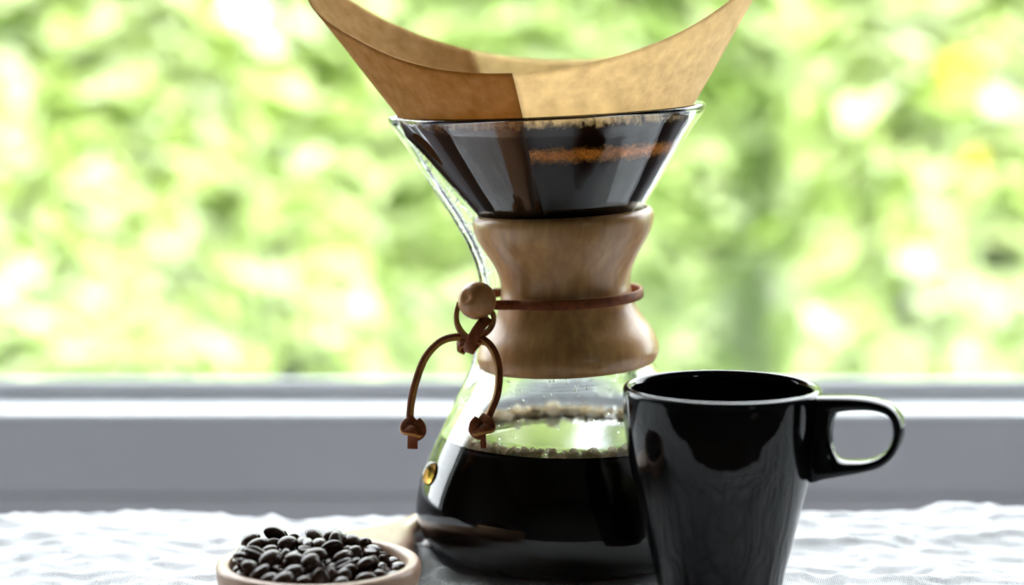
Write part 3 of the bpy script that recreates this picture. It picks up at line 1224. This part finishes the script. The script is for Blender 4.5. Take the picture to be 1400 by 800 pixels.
def bean_mesh(seed):
    rs = np.random.default_rng(seed)
    bm = bmesh.new()
    bmesh.ops.create_uvsphere(bm, u_segments=18, v_segments=12, radius=1.0)
    L_, W_, T_ = 0.0047 * rs.uniform(.94, 1.06), 0.0034 * rs.uniform(.94, 1.06), 0.0030
    for vv in bm.verts:
        x, y, z = vv.co.z, vv.co.x, vv.co.y     # poles at the two ends of the bean
        px, py, pz = x * L_, y * W_, z * T_
        if z < 0:                               # flat face with the groove
            pz *= 0.52
            g_ = math.exp(-(y / 0.16) ** 2) * max(0, 1 - abs(x) ** 4)
            pz += 0.0013 * g_ * (-z) ** 0.5
            py += 0.0003 * math.sin(x * 3) * (1 - abs(y))
        vv.co = (px, py, pz)
    me = bpy.data.meshes.new('coffee_bean')
    bm.to_mesh(me)
    bm.free()
    me.materials.append(M['bean'])
    me.polygons.foreach_set('use_smooth', [True] * len(me.polygons))
    return me


bmeshes = [bean_mesh(s) for s in range(5)]
first = None
for i in range(NB):
    a, b2 = pts[i], pts[NB + i]
    c = (a + b2) / 2
    xax = Vector(a - b2).normalized()
    up = Vector((random.gauss(0, 0.7), random.gauss(-0.2, 0.7), 1.0 if random.random() < 0.7 else -1.0))
    zax = (up - xax * up.dot(xax)).normalized()
    yax = zax.cross(xax)
    o = bpy.data.objects.new('coffee_bean', bmeshes[i % 5])
    COL.objects.link(o)
    mtx = Matrix((xax, yax, zax)).transposed().to_4x4()
    s = random.uniform(0.92, 1.06)
    o.matrix_world = Matrix.Translation((BOWLX + c[0], BOWLY + c[1], c[2])) @ mtx @ Matrix.Scale(s, 4)
    tag(o, 'dark roasted coffee bean heaped in the wooden scoop', 'coffee bean', 'beans in the wooden scoop')

# ================================================================== GARDEN
GZ = -1.05
lawn = box('ground', (-14, YW + 0.16, GZ - 0.1), (14, 22, GZ), M['lawn'], kind='structure')


def leaf_cloud(name, parent, centre, radii, count, size, material, seed, shell=0.72):
    """one mesh of many small folded leaves filling a crown"""
    rs = np.random.default_rng(seed)
    u = rs.normal(size=(count, 3))
    u /= np.linalg.norm(u, axis=1)[:, None]
    rad = shell + (1 - shell) * rs.random(count) ** 0.7
    lump = np.array([0.94 + 0.10 * noise.noise((p[0] * 2.3 + seed, p[1] * 2.3, p[2] * 2.3)) for p in u])
    ub = u / ((np.abs(u) ** 7).sum(1) ** (1 / 7))[:, None]
    c = ub * (rad * lump)[:, None] * np.array(radii) + np.array(centre)
    c[:, 2] = np.maximum(c[:, 2], GZ + 0.03)
    out = u * 0.9 + rs.normal(size=(count, 3)) * 0.45 + np.array([0, 0, 0.5])
    out /= np.linalg.norm(out, axis=1)[:, None]
    t = np.cross(out, rs.normal(size=(count, 3)))
    t /= np.linalg.norm(t, axis=1)[:, None]
    s = np.cross(out, t)
    ln = (size * rs.uniform(0.7, 1.35, count))[:, None]
    w = ln * 0.36
    bend = out * ln * 0.10
    v = np.stack([c - t * ln * .5, c + s * w - t * ln * .08 + bend, c + s * w * .7 + t * ln * .25 + bend, c + t * ln * .5 - bend,
                  c - s * w * .7 + t * ln * .25 + bend, c - s * w - t * ln * .08 + bend, c - t * ln * .05], 1).reshape(-1, 3)
    base = (np.arange(count) * 7)[:, None, None]
    fq = np.array([[0, 1, 2, 6], [6, 2, 3, 3], [6, 3, 4, 4], [0, 6, 4, 5]])
    faces = []
    for i in range(count):
        b = i * 7
        faces += [(b, b + 1, b + 2, b + 6), (b + 6, b + 2, b + 3), (b + 6, b + 3, b + 4), (b, b + 6, b + 4, b + 5)]
    o = link_mesh(name, v, faces, material, parent, False)
    o['kind'] = 'stuff'
    return o


def stems(parent, centre, radii, n, seed):
    rs = np.random.default_rng(seed + 99)
    verts, faces = [], []
    for q in range(n):
        a = rs.uniform(0, 2 * PI)
        end = np.array(centre) + np.array([math.cos(a) * radii[0] * .6, math.sin(a) * radii[1] * .6, radii[2] * rs.uniform(.1, .7)])
        st_ = np.array([centre[0] + rs.normal() * 0.04, centre[1] + rs.normal() * 0.04, GZ])
        mid = (st_ + end) / 2 + rs.normal(size=3) * 0.06
        c = catmull([st_, mid, end], 4)
        b = len(verts)
        for i, p in enumerate(c):
            rr = 0.016 * (1 - 0.7 * i / (len(c) - 1))
            for k in range(5):
                verts.append((p[0] + rr * math.cos(k * 2 * PI / 5), p[1] + rr * math.sin(k * 2 * PI / 5), p[2]))
        for i in range(len(c) - 1):
            for k in range(5):
                l = (k + 1) % 5
                faces.append((b + i * 5 + k, b + i * 5 + l, b + (i + 1) * 5 + l, b + (i + 1) * 5 + k))
    o = link_mesh('stems', verts, faces, M['bark'], parent)
    return o


def shrub(px, Y, rx, ry, top, n, size, material, label, seed):
    x = P(px, 300, Y).x
    root = thing('garden_shrub', (x, Y, GZ), label, 'shrub', 'shrubs in the garden behind the window')
    cz = (GZ + top) / 2
    rz = (top - GZ) / 2
    leaf_cloud('foliage', root, (x, Y, cz), (rx, ry, rz), n, size, M[material], seed)
    stems(root, (x, Y, cz), (rx, ry, rz), 6, seed)
    return root


KINDS = {'leaf_a': 'bright yellow-green', 'leaf_b': 'deeper green', 'leaf_c': 'pale silvery green'}
seed = 10
for row, (Y, step, rx, ry, top, cnt, size, x0, seq) in {
        'low shrub in the front row': (3.98, 0.84, .50, .135, 0.45, 5200, 0.10, -2.40, 'acabaacb'),
        'shrub in the middle row': (5.00, 0.90, .42, .40, 0.95, 5200, 0.11, -2.90, 'bacabcab'),
        'tall shrub in the rear row': (6.15, 1.10, .51, .46, 1.55, 5200, 0.13, -3.60, 'cabacbac')}.items():
    for i, c in enumerate(seq):
        k = 'leaf_' + c
        x = x0 + i * step
        Yi = Y + (0.185 if i % 2 else -0.185) * (ry < 0.3)      # the front row stands staggered
        shrub(700 + x / Yi * F_PX, Yi, rx, ry, top * random.uniform(0.9, 1.1), cnt, size, k, KINDS[k] + ' leafy ' + row + ' of the garden', seed)
        seed += 1


def flower(px, py, Y, size, material, label, seed):
    p = P(px, py, Y)
    root = thing('garden_flower', (p.x, p.y, GZ), label, 'flower')
    rs = random.Random(seed)
    for k in range(7):
        a = 2 * PI * k / 7
        verts, faces = [], []
        for i in range(5):
            t = i / 4
            w = size * 0.26 * math.sin(PI * min(1, 0.15 + 0.85 * t)) + 0.001
            for s in (-1, 0, 1):
                x, z, y = size * t * math.cos(a) - s * w * math.sin(a), size * t * math.sin(a) + s * w * math.cos(a), -size * 0.35 * t * t + 0.1 * size * abs(s)
                verts.append((p.x + x, p.y + y, p.z + z))
        for i in range(4):
            for s in range(2):
                faces.append((i * 3 + s, i * 3 + s + 1, (i + 1) * 3 + s + 1, (i + 1) * 3 + s))
        o = link_mesh('petal', verts, faces, material, root)
        so = o.modifiers.new('thickness', 'SOLIDIFY')
        so.thickness = 0.001
    c = catmull([(p.x, p.y + 0.05, GZ), (p.x + 0.02, p.y + 0.03, (GZ + p.z) / 2), (p.x, p.y + 0.01, p.z)], 6)
    verts, faces = [], []
    for q in c:
        for k in range(6):
            verts.append((q[0] + 0.004 * math.cos(k * PI / 3), q[1] + 0.004 * math.sin(k * PI / 3), q[2]))
    for i in range(len(c) - 1):
        for k in range(6):
            l = (k + 1) % 6
            faces.append((i * 6 + k, i * 6 + l, (i + 1) * 6 + l, (i + 1) * 6 + k))
    link_mesh('stalk', verts, faces, M['leaf_b'], root)


flower(1308, 95, 3.42, 0.034, M['petal_y'], 'larger yellow flower among the shrubs outside the window', 1)
flower(1332, 218, 3.42, 0.020, M['petal_y'], 'small yellow flower below the larger yellow one outside', 2)
flower(335, 6, 3.48, 0.045, M['petal_p'], 'pale pink flower high among the shrubs outside', 3)
